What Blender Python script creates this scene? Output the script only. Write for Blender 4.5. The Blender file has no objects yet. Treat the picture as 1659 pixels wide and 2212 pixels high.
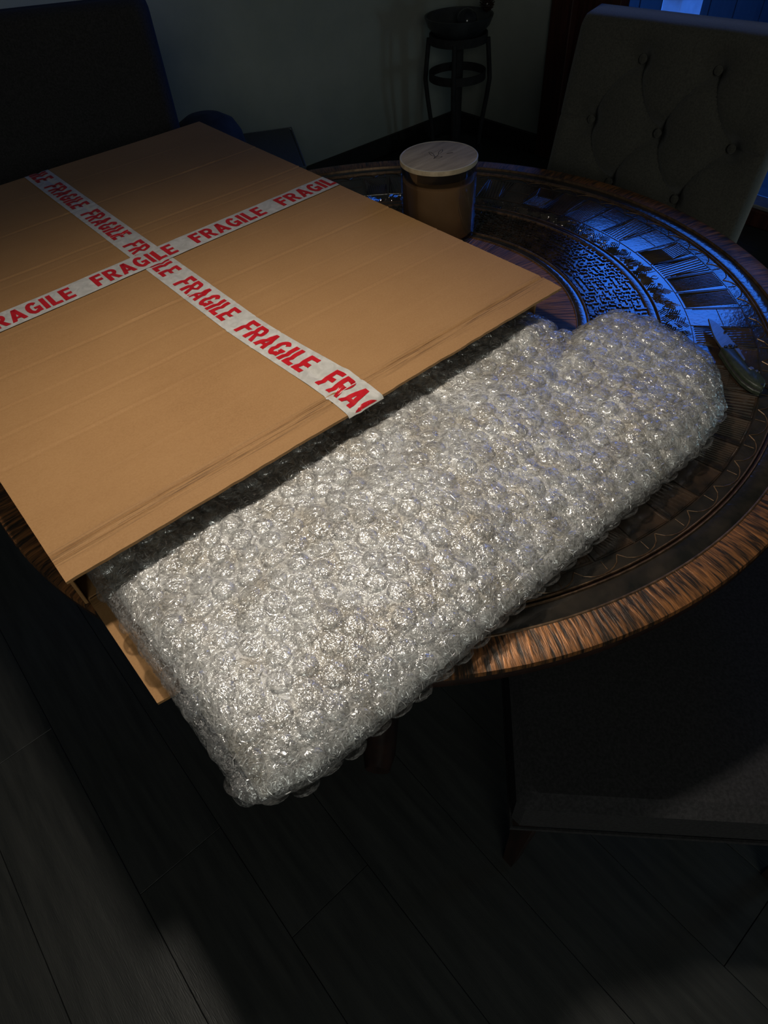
import bpy, math, random
import numpy as np
from mathutils import Vector, Matrix

random.seed(7)
RNG = np.random.default_rng(11)
scene = bpy.context.scene
COL = scene.collection

# ------------------------------------------------------------------ camera
CAM_Z = 1.3736
F_PX = 1376.0
_A = np.array([3442 - 829.5, -705 - 1106.0, F_PX]); _A /= np.linalg.norm(_A)
_B = np.array([-898 - 829.5, -339 - 1106.0, F_PX]); _B -= _A * _A.dot(_B); _B /= np.linalg.norm(_B)
_N = np.cross(_A, _B)
if _N[1] > 0:
    _N = -_N
_W = np.array([_A, _B, _N])                       # image axes -> room axes
cam_data = bpy.data.cameras.new('camera')
cam = bpy.data.objects.new('camera', cam_data)
COL.objects.link(cam)
cam_data.sensor_fit = 'VERTICAL'
cam_data.sensor_height = 36.0
cam_data.lens = F_PX / 2212.0 * 36.0
cam_data.clip_start = 0.02
_m = Matrix.Identity(4)
for i in range(3):
    _m[i][0] = _W[i][0]; _m[i][1] = -_W[i][1]; _m[i][2] = -_W[i][2]
_m[0][3], _m[1][3], _m[2][3] = 0.0, 0.0, CAM_Z
cam.matrix_world = _m
scene.camera = cam

# ------------------------------------------------------------------ dusk sky, lamp, added fills, exposure
world = bpy.data.worlds.new('dusk_sky')
scene.world = world
world.use_nodes = True
_bg = world.node_tree.nodes['Background']
_bg.inputs['Color'].default_value = (0.035, 0.20, 1.0, 1)
_bg.inputs['Strength'].default_value = 5.0

def area_light(name, loc, target, size, power, color, size_y=None):
    ld = bpy.data.lights.new(name, 'AREA')
    ld.energy = power; ld.color = color; ld.size = size
    if size_y:
        ld.shape = 'RECTANGLE'; ld.size_y = size_y
    o = bpy.data.objects.new(name, ld); COL.objects.link(o)
    o.location = loc
    o.rotation_euler = (Vector(target) - Vector(loc)).to_track_quat('-Z', 'Y').to_euler()
    return o

LAMP_AT = (0.24, 0.59, 1.72)
_ld = bpy.data.lights.new('lamp_over_table', 'SPOT')
_ld.energy = 30.5
_ld.color = (1.0, 0.91, 0.785)
_ld.spot_size = math.radians(116)
_ld.spot_blend = 1.0
_ld.shadow_soft_size = 0.035
_lamp = bpy.data.objects.new('lamp_over_table', _ld); COL.objects.link(_lamp)
_lamp.location = LAMP_AT
_lamp.rotation_euler = (Vector((0.20, 0.45, 0.8)) - Vector(LAMP_AT)).to_track_quat('-Z', 'Y').to_euler()

area_light('soft_fill_behind_camera', (-1.6, -2.2, 2.2), (1.2, 1.6, 0.6), 1.2, 21.0, (0.97, 1.0, 0.90))  # added fill light that lifts the dim walls and chairs
area_light('cool_side_fill', (2.85, -0.7, 0.62), (0.2, 0.3, 0.0), 0.5, 4.0, (0.50, 0.82, 1.0))  # added cool fill for the floor below the table; no window stands here
_portal = area_light('door_daylight_portal', (3.06, 1.575, 1.2), (0.0, 1.575, 1.2), 1.15, 1.0, (1, 1, 1), 2.2)
_portal.data.cycles.is_portal = True
_portal.location.y = 1.49; _portal.data.size = 0.94

vs = scene.view_settings
vs.view_transform = 'Standard'
vs.look = 'None'
vs.exposure = 0.0
vs.gamma = 1.0
vs.use_curve_mapping = False
try:
    scene.cycles.transparent_max_bounces = 8
    scene.cycles.max_bounces = 4
    scene.cycles.diffuse_bounces = 2
    scene.cycles.glossy_bounces = 2
except Exception:
    pass

# ------------------------------------------------------------------ helpers: meshes
def link_mesh(name, verts, faces, mat=None, parent=None, smooth=False):
    me = bpy.data.meshes.new(name)
    me.from_pydata([tuple(map(float, v)) for v in verts], [], [tuple(map(int, f)) for f in faces])
    me.update()
    if smooth:
        me.polygons.foreach_set('use_smooth', [True] * len(me.polygons))
    o = bpy.data.objects.new(name, me)
    COL.objects.link(o)
    if mat:
        me.materials.append(mat)
    if parent:
        o.parent = parent
    return o

def place(name, mesh, parent, loc=(0, 0, 0), rot=(0, 0, 0), scale=(1, 1, 1)):
    o = bpy.data.objects.new(name, mesh)
    COL.objects.link(o)
    o.parent = parent
    o.location = loc; o.rotation_euler = rot; o.scale = scale
    return o

def empty(name, loc=(0, 0, 0), rz=0.0):
    o = bpy.data.objects.new(name, None)
    COL.objects.link(o)
    o.empty_display_size = 0.05
    o.location = loc; o.rotation_euler = (0, 0, rz)
    return o

def tag(o, label=None, cat=None, group=None, kind=None):
    if label: o['label'] = label
    if cat: o['category'] = cat
    if group: o['group'] = group
    if kind: o['kind'] = kind
    return o

class MB:
    """collects pieces of ONE mesh"""
    def __init__(self):
        self.v = []; self.f = []
    def add(self, verts, faces):
        n = len(self.v)
        self.v.extend([tuple(map(float, p)) for p in verts])
        self.f.extend([tuple(int(i) + n for i in fc) for fc in faces])
        return self
    def box(self, c, s, bev=0.0, rz=0.0):
        hx, hy, hz = s[0] / 2, s[1] / 2, s[2] / 2
        b = min(bev, hx * .9, hy * .9, hz * .9)
        vs_, fs = [], []
        if b <= 0:
            for z in (-hz, hz):
                for x, y in ((-hx, -hy), (hx, -hy), (hx, hy), (-hx, hy)):
                    vs_.append((x, y, z))
            fs = [(3, 2, 1, 0), (4, 5, 6, 7), (0, 1, 5, 4), (1, 2, 6, 5), (2, 3, 7, 6), (3, 0, 4, 7)]
        else:
            lev = [(-hz, b), (-hz + b, 0), (hz - b, 0), (hz, b)]
            for z, ins in lev:
                for sx, sy in ((-1, -1), (1, -1), (1, 1), (-1, 1)):
                    xx, yy = hx - ins, hy - ins
                    k = b * 0.6
                    pts = [(sx * xx, sy * (yy - k)), (sx * (xx - k), sy * yy)]
                    if sx * sy > 0:
                        pts = [pts[0], pts[1]] if sx > 0 else [pts[0], pts[1]]
                    else:
                        pts = [pts[1], pts[0]]
                    for p in pts:
                        vs_.append((p[0], p[1], z))
            for l in range(3):
                for i in range(8):
                    j = (i + 1) % 8
                    fs.append((l * 8 + i, l * 8 + j, (l + 1) * 8 + j, (l + 1) * 8 + i))
            fs.append(tuple(reversed(range(8)))); fs.append(tuple(range(24, 32)))
        cr, sr = math.cos(rz), math.sin(rz)
        vs_ = [(c[0] + x * cr - y * sr, c[1] + x * sr + y * cr, c[2] + z) for x, y, z in vs_]
        return self.add(vs_, fs)
    def lathe(self, prof, seg=48, c=(0, 0, 0), cap=True):
        vs_, fs = [], []
        for r, z in prof:
            for i in range(seg):
                t = 2 * math.pi * i / seg
                vs_.append((c[0] + r * math.cos(t), c[1] + r * math.sin(t), c[2] + z))
        for l in range(len(prof) - 1):
            for i in range(seg):
                j = (i + 1) % seg
                fs.append((l * seg + i, l * seg + j, (l + 1) * seg + j, (l + 1) * seg + i))
        if cap:
            if prof[0][0] > 1e-6: fs.append(tuple(reversed(range(seg))))
            if prof[-1][0] > 1e-6: fs.append(tuple(range((len(prof) - 1) * seg, len(prof) * seg)))
        return self.add(vs_, fs)
    def tube(self, pts, rad, seg=10, cap=True):
        pts = [Vector(p) for p in pts]
        rads = rad if isinstance(rad, (list, tuple)) else [rad] * len(pts)
        vs_, fs = [], []
        up = Vector((0, 0, 1))
        prev = None
        for i, p in enumerate(pts):
            d = (pts[min(i + 1, len(pts) - 1)] - pts[max(i - 1, 0)]).normalized()
            if prev is None:
                a = d.cross(up)
                if a.length < 1e-3: a = d.cross(Vector((1, 0, 0)))
            else:
                a = prev - d * prev.dot(d)
            a.normalize(); prev = a
            b = d.cross(a)
            for k in range(seg):
                t = 2 * math.pi * k / seg
                vs_.append(p + (a * math.cos(t) + b * math.sin(t)) * rads[i])
        for l in range(len(pts) - 1):
            for k in range(seg):
                j = (k + 1) % seg
                fs.append((l * seg + k, l * seg + j, (l + 1) * seg + j, (l + 1) * seg + k))
        if cap:
            fs.append(tuple(reversed(range(seg)))); fs.append(tuple(range((len(pts) - 1) * seg, len(pts) * seg)))
        return self.add(vs_, fs)
    def prism(self, poly, z0, z1, bev=0.0):
        """poly: counter-clockwise outline; walls with a chamfered top"""
        n = len(poly)
        P = np.array(poly, float)
        e = np.roll(P, -1, 0) - P
        nrm = np.c_[e[:, 1], -e[:, 0]]; nrm /= np.linalg.norm(nrm, axis=1)[:, None] + 1e-12
        vn = nrm + np.roll(nrm, 1, 0); vn /= np.linalg.norm(vn, axis=1)[:, None] + 1e-12
        rings = [(P, z0), (P, z1 - bev), (P - vn * bev, z1)] if bev > 0 else [(P, z0), (P, z1)]
        vs_, fs = [], []
        for Q, z in rings:
            vs_ += [(q[0], q[1], z) for q in Q]
        for l in range(len(rings) - 1):
            for i in range(n):
                j = (i + 1) % n
                fs.append((l * n + i, l * n + j, (l + 1) * n + j, (l + 1) * n + i))
        fs.append(tuple(reversed(range(n)))); fs.append(tuple(range((len(rings) - 1) * n, len(rings) * n)))
        return self.add(vs_, fs)
    def build(self, name, mat=None, parent=None, smooth=False):
        return link_mesh(name, self.v, self.f, mat, parent, smooth)

def auto_smooth(o, deg=40):
    me = o.data
    me.polygons.foreach_set('use_smooth', [True] * len(me.polygons))
    try:
        me.set_sharp_from_angle(angle=math.radians(deg))
    except Exception:
        pass
    return o

# value noise ------------------------------------------------------
_TAB = RNG.random((64, 64, 4))
def vnoise(x, y, k=0):
    x = np.asarray(x, float); y = np.asarray(y, float)
    xi = np.floor(x).astype(int); yi = np.floor(y).astype(int)
    fx = x - xi; fy = y - yi
    fx = fx * fx * (3 - 2 * fx); fy = fy * fy * (3 - 2 * fy)
    t = _TAB[..., k]
    a = t[xi % 64, yi % 64]; b = t[(xi + 1) % 64, yi % 64]
    c = t[xi % 64, (yi + 1) % 64]; d = t[(xi + 1) % 64, (yi + 1) % 64]
    return (a * (1 - fx) + b * fx) * (1 - fy) + (c * (1 - fx) + d * fx) * fy
def sstep(e0, e1, x):
    t = np.clip((np.asarray(x, float) - e0) / (e1 - e0), 0, 1)
    return t * t * (3 - 2 * t)

# pixel of the photograph -> point of the room at height z
def at(u, v, z):
    d = _W @ np.array([u - 829.5, v - 1106.0, F_PX])
    t = (z - CAM_Z) / d[2]
    return np.array([d[0] * t, d[1] * t, z])

# ------------------------------------------------------------------ helpers: materials
def new_mat(name):
    m = bpy.data.materials.new(name); m.use_nodes = True
    nt = m.node_tree; nt.nodes.clear()
    out = nt.nodes.new('ShaderNodeOutputMaterial')
    return m, nt, out
def N(nt, kind, **kw):
    n = nt.nodes.new(kind)
    for k, v in kw.items():
        if k.startswith('_'):
            setattr(n, k[1:], v)
        else:
            n.inputs[k.replace('__', ' ')].default_value = v
    return n
def ramp(nt, stops):
    r = nt.nodes.new('ShaderNodeValToRGB')
    el = r.color_ramp.elements
    el[0].position, el[0].color = stops[0][0], (*stops[0][1], 1)
    el[1].position, el[1].color = stops[-1][0], (*stops[-1][1], 1)
    for p, c in stops[1:-1]:
        e = el.new(p); e.color = (*c, 1)
    return r
def noisy(name, c1, c2, scale=20.0, rough=0.6, metallic=0.0, bump=0.0, bscale=None, stretch=(1, 1, 1), detail=5,
          ior=1.45, lo=0.35, hi=0.65, coat=0.0, bdist=0.002, sheen=0.0):
    m, nt, out = new_mat(name)
    L = nt.links.new
    tc = N(nt, 'ShaderNodeTexCoord')
    mp = N(nt, 'ShaderNodeMapping'); mp.inputs['Scale'].default_value = stretch
    L(tc.outputs['Object'], mp.inputs['Vector'])
    no = N(nt, 'ShaderNodeTexNoise', Scale=scale, Detail=detail, Roughness=0.6)
    L(mp.outputs[0], no.inputs['Vector'])
    rp = ramp(nt, [(lo, c1), (hi, c2)])
    L(no.outputs['Fac'], rp.inputs['Fac'])
    p = N(nt, 'ShaderNodeBsdfPrincipled', Roughness=rough, Metallic=metallic, IOR=ior)
    if coat: p.inputs['Coat Weight'].default_value = coat
    if sheen: p.inputs['Sheen Weight'].default_value = sheen
    L(rp.outputs[0], p.inputs['Base Color'])
    if bump:
        n2 = N(nt, 'ShaderNodeTexNoise', Scale=bscale or scale * 3, Detail=4)
        L(mp.outputs[0], n2.inputs['Vector'])
        bp = N(nt, 'ShaderNodeBump', Strength=bump, Distance=bdist)
        L(n2.outputs['Fac'], bp.inputs['Height'])
        L(bp.outputs[0], p.inputs['Normal'])
    L(p.outputs[0], out.inputs[0])
    return m

M = {}
M['wall'] = noisy('wall_paint', (.30, .32, .29), (.34, .355, .32), 6, .85, bump=.15, bscale=160)
M['ceiling'] = noisy('ceiling_paint', (.5, .5, .48), (.55, .55, .52), 5, .9)
M['plank'] = noisy('floor_wood', (.018, .0195, .019), (.034, .035, .033), 3.5, .40, bump=.25, bscale=40, stretch=(14, 1.2, 1))
M['subfloor'] = noisy('floor_joint', (.015, .014, .013), (.03, .028, .025), 20, .9)
M['darkwood'] = noisy('dark_red_wood', (.035, .010, .008), (.075, .022, .015), 8, .45, stretch=(6, 6, .6), bump=.1)
M['baseboard'] = noisy('black_baseboard', (.012, .011, .011), (.025, .022, .02), 12, .5)
M['metal_pale'] = noisy('pale_metal', (.6, .6, .62), (.75, .75, .76), 30, .35, metallic=.8)
M['black_metal'] = noisy('black_metal', (.008, .008, .009), (.020, .019, .020), 25, .8)
M['black_wood'] = noisy('espresso_wood', (.012, .006, .005), (.03, .014, .010), 9, .35, stretch=(5, 5, .7), bump=.08)
M['deck'] = noisy('dark_decking', (.008, .008, .009), (.016, .015, .015), 5, .7, stretch=(1, 8, 1))
M['slab'] = noisy('pale_paving', (.6, .6, .6), (.75, .75, .74), 12, .8)
M['linen'] = noisy('taupe_linen', (.046, .044, .036), (.073, .069, .057), 240, .95, bump=.5, bscale=520, sheen=.2, bdist=.001)
M['linen_dark'] = noisy('charcoal_fabric', (.012, .012, .0135), (.026, .0255, .028), 220, .95, bump=.4, bscale=480, bdist=.001)
M['stool_fabric'] = noisy('grey_green_fabric', (.07, .073, .064), (.10, .102, .09), 200, .95, bump=.4, bscale=480, bdist=.001)
M['pipe_fabric'] = noisy('grey_piping', (.10, .11, .12), (.15, .16, .17), 200, .8)

def cardboard_mat():
    m, nt, out = new_mat('brown_cardboard')
    L = nt.links.new
    tc = N(nt, 'ShaderNodeTexCoord')
    mp = N(nt, 'ShaderNodeMapping'); mp.inputs['Scale'].default_value = (3.0, 16, 16)
    L(tc.outputs['Object'], mp.inputs['Vector'])
    big = N(nt, 'ShaderNodeTexNoise', Scale=5.0, Detail=3)
    L(tc.outputs['Object'], big.inputs['Vector'])
    st = N(nt, 'ShaderNodeTexNoise', Scale=3.2, Detail=6, Roughness=.65)
    L(mp.outputs[0], st.inputs['Vector'])
    fine = N(nt, 'ShaderNodeTexNoise', Scale=420.0, Detail=3)
    L(tc.outputs['Object'], fine.inputs['Vector'])
    a = N(nt, 'ShaderNodeMath', _operation='MULTIPLY_ADD'); a.inputs[1].default_value = .12
    L(st.outputs['Fac'], a.inputs[0])
    b = N(nt, 'ShaderNodeMath', _operation='MULTIPLY_ADD'); b.inputs[1].default_value = .30; b.inputs[2].default_value = 0.17
    L(big.outputs['Fac'], b.inputs[0]); L(b.outputs[0], a.inputs[2])
    c = N(nt, 'ShaderNodeMath', _operation='MULTIPLY_ADD'); c.inputs[1].default_value = .30
    L(fine.outputs['Fac'], c.inputs[0]); L(a.outputs[0], c.inputs[2])
    rp = ramp(nt, [(.36, (.25, .128, .047)), (.5, (.305, .162, .063)), (.66, (.355, .196, .080))])
    L(c.outputs[0], rp.inputs['Fac'])
    p = N(nt, 'ShaderNodeBsdfPrincipled', Roughness=.72)
    p.inputs['Specular IOR Level'].default_value = .3
    # broken dark streaks coloured along the folds near the open end
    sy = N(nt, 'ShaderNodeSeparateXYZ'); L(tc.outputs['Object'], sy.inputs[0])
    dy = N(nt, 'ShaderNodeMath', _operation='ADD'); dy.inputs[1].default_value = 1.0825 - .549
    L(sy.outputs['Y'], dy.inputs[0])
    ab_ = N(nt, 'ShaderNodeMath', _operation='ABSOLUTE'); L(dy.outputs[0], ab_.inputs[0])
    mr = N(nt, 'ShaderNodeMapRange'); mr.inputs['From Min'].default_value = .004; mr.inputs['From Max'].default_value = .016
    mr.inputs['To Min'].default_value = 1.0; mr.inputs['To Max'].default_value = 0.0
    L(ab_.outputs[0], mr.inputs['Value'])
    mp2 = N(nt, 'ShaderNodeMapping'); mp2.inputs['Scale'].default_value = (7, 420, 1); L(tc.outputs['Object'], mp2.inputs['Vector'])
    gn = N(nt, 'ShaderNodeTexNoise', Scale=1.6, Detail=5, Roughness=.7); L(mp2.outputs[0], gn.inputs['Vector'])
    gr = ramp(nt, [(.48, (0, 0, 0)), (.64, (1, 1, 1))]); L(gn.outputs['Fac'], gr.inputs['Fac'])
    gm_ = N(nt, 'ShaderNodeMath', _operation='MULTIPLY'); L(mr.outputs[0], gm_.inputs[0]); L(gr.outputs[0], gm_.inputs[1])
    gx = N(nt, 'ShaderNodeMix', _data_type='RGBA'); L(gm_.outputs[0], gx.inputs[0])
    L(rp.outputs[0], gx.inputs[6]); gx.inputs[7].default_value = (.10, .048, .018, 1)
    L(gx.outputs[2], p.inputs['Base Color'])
    # the corrugation telegraphing through the liner
    wv = N(nt, 'ShaderNodeTexWave', Scale=42.0, Distortion=.6)
    wv.bands_direction = 'Y'
    L(tc.outputs['Object'], wv.inputs['Vector'])
    mx = N(nt, 'ShaderNodeMath', _operation='MULTIPLY_ADD'); mx.inputs[1].default_value = .10
    L(wv.outputs['Fac'], mx.inputs[0]); L(st.outputs['Fac'], mx.inputs[2])
    bp = N(nt, 'ShaderNodeBump', Strength=.22, Distance=.0015)
    L(mx.outputs[0], bp.inputs['Height']); L(bp.outputs[0], p.inputs['Normal'])
    L(p.outputs[0], out.inputs[0])
    return m
M['card'] = cardboard_mat()
M['card_edge'] = noisy('cardboard_cut_edge', (.10, .055, .022), (.24, .13, .055), 300, .9, stretch=(1, 1, 1))

def tape_mat():
    m, nt, out = new_mat('white_tape')
    L = nt.links.new
    tc = N(nt, 'ShaderNodeTexCoord')
    no = N(nt, 'ShaderNodeTexNoise', Scale=55.0, Detail=4, Distortion=1.5)
    L(tc.outputs['Object'], no.inputs['Vector'])
    rp = ramp(nt, [(.35, (.42, .405, .37)), (.7, (.56, .54, .50))])
    L(no.outputs['Fac'], rp.inputs['Fac'])
    p = N(nt, 'ShaderNodeBsdfPrincipled', Roughness=.28)
    L(rp.outputs[0], p.inputs['Base Color'])
    bp = N(nt, 'ShaderNodeBump', Strength=.25, Distance=.002)
    L(no.outputs['Fac'], bp.inputs['Height']); L(bp.outputs[0], p.inputs['Normal'])
    L(p.outputs[0], out.inputs[0])
    return m
M['tape'] = tape_mat()
M['red_ink'] = noisy('red_print', (.40, .008, .014), (.50, .014, .022), 60, .3)

def film_mat(name, haze, streak, rough, gloss=.10, scale=1.0, bstr=.8):
    """thin clear polythene: see-through, crinkled, with whitened stretch marks"""
    m, nt, out = new_mat(name)
    L = nt.links.new
    ge = N(nt, 'ShaderNodeNewGeometry')
    n1 = N(nt, 'ShaderNodeTexNoise', Scale=75.0 * scale, Detail=2.0, Distortion=2.0)
    n2 = N(nt, 'ShaderNodeTexNoise', Scale=230.0 * scale, Detail=1.0, Distortion=0.0)
    L(ge.outputs['Position'], n1.inputs['Vector']); L(ge.outputs['Position'], n2.inputs['Vector'])
    def ridge(src):
        s = N(nt, 'ShaderNodeMath', _operation='SUBTRACT'); s.inputs[1].default_value = .5
        L(src, s.inputs[0])
        a = N(nt, 'ShaderNodeMath', _operation='ABSOLUTE'); L(s.outputs[0], a.inputs[0])
        r = N(nt, 'ShaderNodeMapRange'); r.inputs['From Min'].default_value = 0.0; r.inputs['From Max'].default_value = .06
        r.inputs['To Min'].default_value = 1.0; r.inputs['To Max'].default_value = 0.0
        L(a.outputs[0], r.inputs['Value'])
        return r.outputs[0]
    r1, r2 = ridge(n1.outputs['Fac']), ridge(n2.outputs['Fac'])
    h = N(nt, 'ShaderNodeMath', _operation='MULTIPLY_ADD'); h.inputs[1].default_value = .45
    L(n2.outputs['Fac'], h.inputs[0]); L(n1.outputs['Fac'], h.inputs[2])
    bp = N(nt, 'ShaderNodeBump', Strength=bstr, Distance=.006 / scale)
    L(h.outputs[0], bp.inputs['Height'])
    mxr = N(nt, 'ShaderNodeMath', _operation='MAXIMUM'); L(r1, mxr.inputs[0])
    hl = N(nt, 'ShaderNodeMath', _operation='MULTIPLY'); hl.inputs[1].default_value = .6
    L(r2, hl.inputs[0]); L(hl.outputs[0], mxr.inputs[1])
    fac = N(nt, 'ShaderNodeMath', _operation='MULTIPLY_ADD', _use_clamp=True)
    fac.inputs[1].default_value = streak; fac.inputs[2].default_value = haze
    L(mxr.outputs[0], fac.inputs[0])
    tr = N(nt, 'ShaderNodeBsdfTransparent'); tr.inputs['Color'].default_value = (.985, .985, .98, 1)
    df = N(nt, 'ShaderNodeBsdfDiffuse'); df.inputs['Color'].default_value = (.82, .82, .82, 1)
    tl = N(nt, 'ShaderNodeBsdfTranslucent'); tl.inputs['Color'].default_value = (.82, .82, .82, 1)
    L(bp.outputs[0], df.inputs['Normal'])
    hz = N(nt, 'ShaderNodeMixShader'); hz.inputs[0].default_value = .4
    L(df.outputs[0], hz.inputs[1]); L(tl.outputs[0], hz.inputs[2])
    m1 = N(nt, 'ShaderNodeMixShader')
    L(fac.outputs[0], m1.inputs[0]); L(tr.outputs[0], m1.inputs[1]); L(hz.outputs[0], m1.inputs[2])
    gl = N(nt, 'ShaderNodeBsdfGlossy', Roughness=rough); gl.inputs['Color'].default_value = (1, 1, 1, 1)
    L(bp.outputs[0], gl.inputs['Normal'])
    fr = N(nt, 'ShaderNodeFresnel', IOR=1.5); L(bp.outputs[0], fr.inputs['Normal'])
    fa = N(nt, 'ShaderNodeMath', _operation='MULTIPLY_ADD', _use_clamp=True)
    fa.inputs[1].default_value = .45; fa.inputs[2].default_value = gloss
    L(fr.outputs[0], fa.inputs[0])
    m2 = N(nt, 'ShaderNodeMixShader')
    L(fa.outputs[0], m2.inputs[0]); L(m1.outputs[0], m2.inputs[1]); L(gl.outputs[0], m2.inputs[2])
    L(m2.outputs[0], out.inputs[0])
    return m
M['film'] = film_mat('bubble_film', .04, .18, .19, .09, 1.0, .45)
M['film_sheet'] = film_mat('backing_film', .05, .34, .20, .09, 1.3, .55)
def core_mat():
    """many crumpled layers of film seen together: pale, glossy, streaked"""
    m, nt, out = new_mat('layered_film')
    L = nt.links.new
    ge = N(nt, 'ShaderNodeNewGeometry')
    n1 = N(nt, 'ShaderNodeTexNoise', Scale=70.0, Detail=4.0, Distortion=2.6)
    n2 = N(nt, 'ShaderNodeTexNoise', Scale=16.0, Detail=2.0)
    L(ge.outputs['Position'], n1.inputs['Vector']); L(ge.outputs['Position'], n2.inputs['Vector'])
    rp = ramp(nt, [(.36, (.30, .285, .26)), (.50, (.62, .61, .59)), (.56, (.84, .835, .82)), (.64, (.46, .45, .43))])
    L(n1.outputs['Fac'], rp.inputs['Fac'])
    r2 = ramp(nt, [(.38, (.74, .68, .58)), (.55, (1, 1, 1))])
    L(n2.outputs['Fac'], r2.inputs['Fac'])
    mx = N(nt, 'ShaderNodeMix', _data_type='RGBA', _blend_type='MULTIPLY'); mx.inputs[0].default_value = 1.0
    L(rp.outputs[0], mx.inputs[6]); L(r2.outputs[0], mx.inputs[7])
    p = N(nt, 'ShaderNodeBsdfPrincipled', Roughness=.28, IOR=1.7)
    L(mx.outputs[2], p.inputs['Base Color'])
    bp = N(nt, 'ShaderNodeBump', Strength=.7, Distance=.006); L(n1.outputs['Fac'], bp.inputs['Height']); L(bp.outputs[0], p.inputs['Normal'])
    L(p.outputs[0], out.inputs[0])
    return m
M['core'] = core_mat()

def polar_mat(name, c1, c2, ang_k, rad_k, scale, rough, metallic, lo, hi, bump=.3, ior=1.5, bdist=.0012):
    m, nt, out = new_mat(name)
    L = nt.links.new
    tc = N(nt, 'ShaderNodeTexCoord')
    sp = N(nt, 'ShaderNodeSeparateXYZ'); L(tc.outputs['Object'], sp.inputs[0])
    an = N(nt, 'ShaderNodeMath', _operation='ARCTAN2'); L(sp.outputs['Y'], an.inputs[0]); L(sp.outputs['X'], an.inputs[1])
    ln = N(nt, 'ShaderNodeVectorMath', _operation='LENGTH'); L(tc.outputs['Object'], ln.inputs[0])
    a2 = N(nt, 'ShaderNodeMath', _operation='MULTIPLY'); a2.inputs[1].default_value = ang_k; L(an.outputs[0], a2.inputs[0])
    r2 = N(nt, 'ShaderNodeMath', _operation='MULTIPLY'); r2.inputs[1].default_value = rad_k; L(ln.outputs['Value'], r2.inputs[0])
    cb = N(nt, 'ShaderNodeCombineXYZ'); L(a2.outputs[0], cb.inputs[0]); L(r2.outputs[0], cb.inputs[1])
    no = N(nt, 'ShaderNodeTexNoise', Scale=scale, Detail=5, Roughness=.65, Distortion=.4); L(cb.outputs[0], no.inputs['Vector'])
    big = N(nt, 'ShaderNodeTexNoise', Scale=9.0, Detail=2); L(tc.outputs['Object'], big.inputs['Vector'])
    mm = N(nt, 'ShaderNodeMath', _operation='MULTIPLY_ADD'); mm.inputs[1].default_value = .35
    L(big.outputs['Fac'], mm.inputs[0]); L(no.outputs['Fac'], mm.inputs[2])
    rp = ramp(nt, [(lo, c1), (hi, c2)]); L(mm.outputs[0], rp.inputs['Fac'])
    p = N(nt, 'ShaderNodeBsdfPrincipled', Roughness=rough, Metallic=metallic, IOR=ior)
    L(rp.outputs[0], p.inputs['Base Color'])
    bp = N(nt, 'ShaderNodeBump', Strength=bump, Distance=bdist); L(no.outputs['Fac'], bp.inputs['Height'])
    L(bp.outputs[0], p.inputs['Normal'])
    L(p.outputs[0], out.inputs[0])
    return m
M['copper_rim'] = polar_mat('streaked_copper', (.034, .023, .015), (.50, .20, .062), 120, 30, 1.2, .40, .45, .58, .88, .9, 1.6)
M['copper_line'] = polar_mat('worn_copper_line', (.07, .045, .028), (.25, .15, .085), 60, 60, 1.0, .42, .6, .5, .9, .2)
M['ground_brown'] = noisy('dark_bronze_leather', (.016, .012, .009), (.055, .034, .022), 38, .13, metallic=.25, bump=.12, bscale=150, ior=2.4, lo=.38, hi=.72)
M['panel_brown'] = noisy('bronze_panel', (.018, .014, .011), (.085, .050, .030), 24, .13, metallic=.3, bump=.12, bscale=160, ior=2.4, lo=.42, hi=.72)
M['groove'] = noisy('bronze_groove', (.014, .013, .011), (.045, .034, .025), 26, .15, metallic=.25, bump=.2, bscale=140, ior=2.2)

# ------------------------------------------------------------------ the room
FLOOR_X = (-3.0, 3.0); FLOOR_Y = (-3.0, 2.93); CEIL = 2.6
def struct(o):
    o['kind'] = 'structure'; return o
fl = struct(MB().box((0, -.035, -.06), (6.4, 6.33, .1)).build('floor', M['subfloor']))
plank_w, plank_l = .18, 1.22
_pm = {}
def plank_mesh(w, l):
    k = (round(w, 3), round(l, 3))
    if k not in _pm:
        b = MB().box((0, 0, -.005), (w - .0012, l - .0012, .010), .0005)
        me = bpy.data.meshes.new('plank'); me.from_pydata(b.v, [], b.f); me.update(); me.materials.append(M['plank'])
        _pm[k] = me
    return _pm[k]
ix = 0
x = .289 - plank_w * 19
while x < 3.0 - 1e-3:
    x0, x1 = max(x, -3.0), min(x + plank_w, 3.0)
    if x1 - x0 > .02:
        y = -3.0 - random.choice((.12, .37, .62, .9, 1.05))
        while y < 2.93 - 1e-3:
            y0, y1 = max(y, -3.0), min(y + plank_l, 2.93)
            if y1 - y0 > .02:
                place('plank', plank_mesh(x1 - x0, y1 - y0), fl, ((x0 + x1) / 2, (y0 + y1) / 2, 0))
            y += plank_l
    x += plank_w
struct(MB().box((0, 2.98, 1.3), (6.2, .1, 2.6)).build('wall_back', M['wall']))
struct(MB().box((-3.05, -.035, 1.3), (.1, 6.13, 2.6)).build('wall_left', M['wall']))
struct(MB().box((0, -3.05, 1.3), (6.2, .1, 2.6)).build('wall_front', M['wall']))
struct(MB().box((0, -.035, 2.65), (6.4, 6.33, .1)).build('ceiling', M['ceiling']))
DY0, DY1, DZ1 = .90, 2.30, 2.36                   # door opening in the right wall
wr = MB()
wr.box((3.06, (DY1 + 2.93) / 2, 1.3), (.12, 2.93 - DY1, 2.6))
wr.box((3.06, (DY0 - 3.0) / 2, 1.3), (.12, DY0 + 3.0, 2.6))
wr.box((3.06, (DY0 + DY1) / 2, (DZ1 + 2.6) / 2), (.12, DY1 - DY0, 2.6 - DZ1))
struct(wr.build('wall_right', M['wall']))
struct(MB().box((0, 2.92, .045), (6.0, .018, .09), .004).build('baseboard_back', M['baseboard']))
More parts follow.
